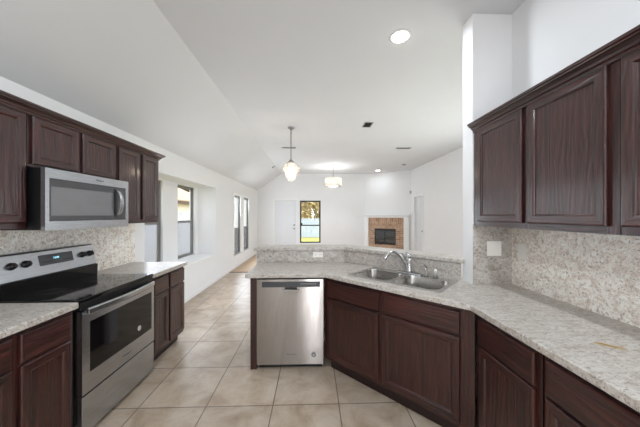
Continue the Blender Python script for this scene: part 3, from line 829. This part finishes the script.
m.box(FB0 + e, FB1 - e, .42, .45, FBZ0 + e, FBZ1 - e); m.box(FB0 + e, FB0 + .03, -.02, .42, FBZ0 + e, FBZ1 - e); m.box(FB1 - .03, FB1 - e, -.02, .42, FBZ0 + e, FBZ1 - e)
m.box(FB0 + .03, FB1 - .03, -.02, .42, FBZ0 + e, FBZ0 + .03); m.box(FB0 + .03, FB1 - .03, -.02, .42, FBZ1 - .03, FBZ1 - e)
m.build('firebox', M['firebox'], fp)
m = MB(); a, b, c, d = FB0, FB1, FBZ0, FBZ1
m.box(a, a + .03, -.065, -.045, c, d); m.box(b - .03, b, -.065, -.045, c, d); m.box(a + .03, b - .03, -.065, -.045, c, c + .06); m.box(a + .03, b - .03, -.065, -.045, d - .08, d)
mid = (a + b) / 2; m.box(mid - .018, mid + .018, -.065, -.045, c + .06, d - .08)
df = m.build('door_frame', M['black'], fp)
MB().box(a + .03, mid - .018, -.058, -.053, c + .06, d - .08).build('glass_door', M['fireglass'], fp)
MB().box(mid + .018, b - .03, -.058, -.053, c + .06, d - .08).build('glass_door', M['fireglass'], fp)
m = MB()
for k, (x, y) in enumerate(((mid - .1, .18), (mid + .08, .14), (mid, .25))):
    m.tube([(x - .2, y, FBZ0 + .09), (x + .2, y + .03, FBZ0 + .10)], .045, 10)
m.build('gas_logs', plain('log_grey', lin(150, 135, 118), .9, 0, .3, 15), fp)

# ------------------------------------------------------------------ ceiling fittings
def recessed(label, x, y, power, r=.075):
    t_ = thing('recessed_light', label, 'ceiling light', (x, y, ZC), 0, 'recessed ceiling lights')
    MB().lathe([(r + .018, -.0005), (r + .018, -.006), (r, -.010), (r - .004, -.004), (r - .004, -.0005)], (0, 0, 0), 28, cap=False).build('trim_ring', M['trimw'], t_)
    MB().lathe([(r - .004, -.005), (r - .008, -.016), (r - .025, -.026), (.012, -.030)], (0, 0, 0), 28).build('lens', M['lens'], t_)
    add_light('lamp', 'AREA', (0, 0, -.036), (0, 0, 0), power, (.85, .93, 1), r * 1.7, parent=t_)
recessed('lit recessed ceiling light above the sink, largest in view', .80, 2.30, 11)
recessed('small lit recessed ceiling light in front of the fireplace', 2.40, 9.25, 3.5)
for (x, y) in ((-.75, .55), (.75, .1), (-.75, -1.5), (.75, -1.7)):  # four unseen downlights added to brighten the kitchen
    recessed('unseen recessed ceiling light added as fill behind the camera', x, y, 17)

def register(label, x, y, wd, dp, rz=0):
    t_ = thing('ceiling_vent', label, 'vent', (x, y, ZC), rz, 'ceiling vents')
    m = MB(); e = .018
    m.box(-wd / 2, wd / 2, -dp / 2, -dp / 2 + e, -.008, -.0005); m.box(-wd / 2, wd / 2, dp / 2 - e, dp / 2, -.008, -.0005)
    m.box(-wd / 2, -wd / 2 + e, -dp / 2 + e, dp / 2 - e, -.008, -.0005); m.box(wd / 2 - e, wd / 2, -dp / 2 + e, dp / 2 - e, -.008, -.0005)
    m.build('frame', M['vent'], t_)
    MB().box(-wd / 2 + e, wd / 2 - e, -dp / 2 + e, dp / 2 - e, -.003, -.0005).build('backing', M['slot'] if wd < .3 else M['ink'], t_)
    m = MB(); k = 0; n = 7
    for i in range(n):
        y0 = -dp / 2 + e + (dp - 2 * e) * (i + .5) / n
        m.add([(-wd / 2 + e, y0 - .006, -.008), (wd / 2 - e, y0 - .006, -.008), (wd / 2 - e, y0 + .006, -.003), (-wd / 2 + e, y0 + .006, -.003)], [(0, 1, 2, 3)])
    m.build('louvres', M['vent'], t_)
register('dark slotted ceiling vent nearest the recessed light', 1.0, 4.57, .16, .26)
register('flat ceiling vent farther back, towards the living room right wall', 2.22, 6.14, .36, .12)
register('ceiling vent just behind the crystal pendant rod', -.56, 6.19, .34, .10)
sdm = thing('smoke_detector', 'small round detector on the ceiling above the fireplace corner', 'detector', (2.95, 8.12, ZC), 0, 'ceiling detectors')
MB().lathe([(.06, -.0005), (.06, -.02), (.045, -.032)], (0, 0, 0), 20).build('housing', M['vent'], sdm)
# detector on the sloped ceiling
slope = math.atan2(ZC - 2.42, -1.21 - XW)
sx = -1.27; sz = ZC - (-1.21 - sx) * math.tan(slope)
sd2 = thing('smoke_detector', 'small round detector on the sloped ceiling left of the crystal pendant', 'detector', (sx, 8.4, sz), 0, 'ceiling detectors')
sd2.rotation_euler = (0, -slope, 0)
MB().lathe([(.06, -.002), (.06, -.02), (.045, -.032)], (0, 0, 0), 20).build('housing', M['vent'], sd2)
mo = thing('wall_sensor', 'small white sensor box high in the living room corner beside the fireplace', 'sensor', (XL, 9.16, 2.30), R(-90))
MB().box(-.03, .03, -.05, -.001, -.05, .05).build('housing', M['vent'], mo, bevel=.01)

# crystal pendant
cp = thing('crystal_pendant', 'crystal cluster pendant lamp on a thin rod, nearest the kitchen', 'pendant lamp', (-.395, 4.77, ZC))
MB().lathe([(.062, -.0005), (.062, -.012), (.03, -.035), (.012, -.04)], (0, 0, 0), 20).build('canopy', M['nickel'], cp)
MB().tube([(0, 0, -.03), (0, 0, -.60)], .010, 10).build('rod', M['nickel'], cp)
MB().lathe([(.012, -.60), (.05, -.63), (.058, -.66), (.035, -.67)], (0, 0, 0), 18).build('socket_cap', M['nickel'], cp)
random.seed(4)
def drop(m, c, r, h, rot):
    u = Vector((math.cos(rot), math.sin(rot), 0)); v = Vector((-math.sin(rot), math.cos(rot), 0)); c = Vector(c)
    ring = [c + (u * math.cos(PI * k / 3) * r * .45 + v * math.sin(PI * k / 3) * r) for k in range(6)]
    vs = ring + [c + Vector((0, 0, h * .4)), c - Vector((0, 0, h * .6))]
    m.add(vs, [(k, (k + 1) % 6, 6) for k in range(6)] + [((k + 1) % 6, k, 7) for k in range(6)])
for (z, rad, n, r, h) in ((-.675, .075, 10, .022, .06), (-.715, .125, 15, .026, .075), (-.76, .143, 17, .027, .085), (-.81, .138, 16, .027, .095), (-.835, .10, 12, .025, .08), (-.885, .088, 11, .025, .09), (-.935, .072, 9, .024, .085), (-.975, .038, 5, .022, .07)):
    m = MB()
    for k in range(n):
        a = 2 * PI * (k + random.random() * .3) / n; rr = rad * random.uniform(.93, 1.05)
        drop(m, (rr * math.cos(a), rr * math.sin(a), z + random.uniform(-.008, .008)), r, h, a)
    m.build('crystal_tier', M['crystal'], cp, fix=False)
m = MB()
for z, rad in ((-.66, .085), (-.74, .12), (-.83, .115), (-.90, .08)):
    loops = []
    m.tube([(rad * math.cos(2 * PI * k / 24), rad * math.sin(2 * PI * k / 24), z) for k in range(25)], .003, 6)
m.build('ring_frame', M['nickel'], cp)
MB().lathe([(.012, -.68), (.03, -.72), (.036, -.76), (.028, -.79), (.008, -.81)], (0, 0, 0), 14).build('bulb', M['bulb'], cp)
add_light('lamp', 'POINT', (0, 0, -.86), (0, 0, 0), 5.0, (1, .80, .60), .03, parent=cp)

# drum pendant
dpn = thing('drum_pendant', 'white drum shade pendant lamp above the living room', 'pendant lamp', (.71, 8.58, ZC))
MB().lathe([(.065, -.0005), (.065, -.02), (.02, -.03)], (0, 0, 0), 20).build('canopy', M['nickel'], dpn)
MB().tube([(0, 0, -.02), (0, 0, -.40)], .008, 8).build('rod', M['nickel'], dpn)
MB().lathe([(.285, -.395), (.285, -.66), (.281, -.66), (.281, -.395), (.285, -.395)], (0, 0, 0), 40, cap=False).build('drum_shade', M['shade'], dpn)
m = MB()
for k in range(3):
    a = 2 * PI * k / 3; m.tube([(0, 0, -.40), (.28 * math.cos(a), .28 * math.sin(a), -.41)], .004, 6)
m.build('shade_spider', M['nickel'], dpn)
for k in range(4):
    a = 2 * PI * (k + .3) / 4; x, y = .11 * math.cos(a), .11 * math.sin(a)
    MB().tube([(0, 0, -.40), (x, y, -.47), (x, y, -.50)], .006, 6).build('lamp_arm', M['nickel'], dpn)
    MB().lathe([(.01, -.50), (.026, -.53), (.026, -.56), (.01, -.585)], (x, y, 0), 12).build('bulb', M['bulbw'], dpn)
m = MB()
for k in range(16):
    a = 2 * PI * k / 16; drop(m, (.15 * math.cos(a), .15 * math.sin(a), -.665), .018, .08, a)
for k in range(7):
    a = 2 * PI * k / 7; drop(m, (.07 * math.cos(a), .07 * math.sin(a), -.685), .018, .08, a)
m.build('crystal_fringe', M['crystal'], dpn, fix=False)
add_light('lamp', 'POINT', (0, 0, -.47), (0, 0, 0), 24, (.97, .98, 1), .06, parent=dpn)

# ------------------------------------------------------------------ outside the windows
GZ = -.45
struct(MB().box(-40, 40, -20, 60, GZ - .1, GZ).build('ground', M['grass']))
def fence(label, x0, y0, x1, y1, h, mat, step=.15):
    L = math.hypot(x1 - x0, y1 - y0); r = thing('board_fence', label, 'fence', (x0, y0, GZ), math.atan2(y1 - y0, x1 - x0), 'fences outside')
    m = MB(); n = int(L / step)
    for k in range(n): m.box(k * step + .006, (k + 1) * step - .006, 0, .02, .03, h)
    m.build('boards', mat, r)
    MB().box(0, L, .02, .06, .3, .4).box(0, L, .02, .06, h - .35, h - .25).build('rails', mat, r)
    MB().box(0, L, -.02, .05, h, h + .05).build('top_cap', mat, r)
    return r
fence('pale lavender board fence outside the bay window', -4.6, 2, -4.6, 21.3, 1.98, M['fence'])
fence('pale blue board fence across the far yard seen through the far window', -4.4, 21.5, 8, 21.5, 1.58, M['fencefar'])
def house(label, x, y0, y1, zt):
    r = thing('neighbour_house', label, 'house', (x, y0, GZ), 0, 'neighbouring houses'); L = y1 - y0; h = zt - GZ
    MB().box(-8, 0, 0, L, 0, h).build('wall', M['nwall'], r)
    MB().box(.35, .40, -.4, L + .4, h - .12, h + .1).build('fascia', M['fascia'], r)
    MB().extr([(.42, h + .08), (.42, h + .16), (-4, h + 2.2), (-8.4, h + .1), (-8.4, h + .0), (-4, h + 2.05)], 'y', -.4, L + .4).build('roof', M['nroof'], r)
    fr = MB().box(.0, .03, L * .4, L * .4 + 1.0, 1.0, 2.2).build('window', M['trimw'], r)
    MB().box(.03, .035, L * .4 + .06, L * .4 + .94, 1.06, 2.14).build('pane', M['charcoal'], fr)
house('cream neighbouring house with tan roof behind the fence, seen through the bay window', -9.4, 8, 23, 2.36)
house('neighbouring house farther off, seen through the tall living room windows', -9.8, 27, 40, 2.5)
def tree(label, x, y, rx, z0, z1, seed, n=2600, s=.16):
    r = thing('autumn_tree', label, 'tree', (x, y, GZ), 0, 'trees in the far yard'); rnd = random.Random(seed)
    MB().tube([(0, 0, 0), (.08, .05, 1.4), (-.05, 0, 3.0), (.05, 0, 4.2)], [.16, .13, .10, .04], 9).build('trunk', M['trunk'], r)
    m = MB(); cz = (z0 + z1) / 2 - GZ; rz = (z1 - z0) / 2
    for _ in range(n):
        while True:
            p = Vector((rnd.uniform(-1, 1), rnd.uniform(-1, 1), rnd.uniform(-1, 1)))
            if .25 < p.length < 1 + .12 * math.sin(7 * p.x + 5 * p.z): break
        c = Vector((p.x * rx, p.y * rx, cz + p.z * rz))
        u = Vector((rnd.gauss(0, 1), rnd.gauss(0, 1), rnd.gauss(0, 1))).normalized(); v = u.orthogonal().normalized()
        q = s * rnd.uniform(.6, 1.3)
        m.add([c - u * q, c - v * q * .55, c + u * q, c + v * q * .55], [(0, 1, 2, 3)])
    m.build('foliage', M['leaf'], r, fix=False)
tree('golden autumn tree above the fence filling the far window', -.1, 25.4, 2.9, .1, 5.8, 3, 7000)
tree('second autumn tree partly behind the golden one beyond the far fence', -3.9, 32.0, 2.4, .9, 5.6, 8, 3600)
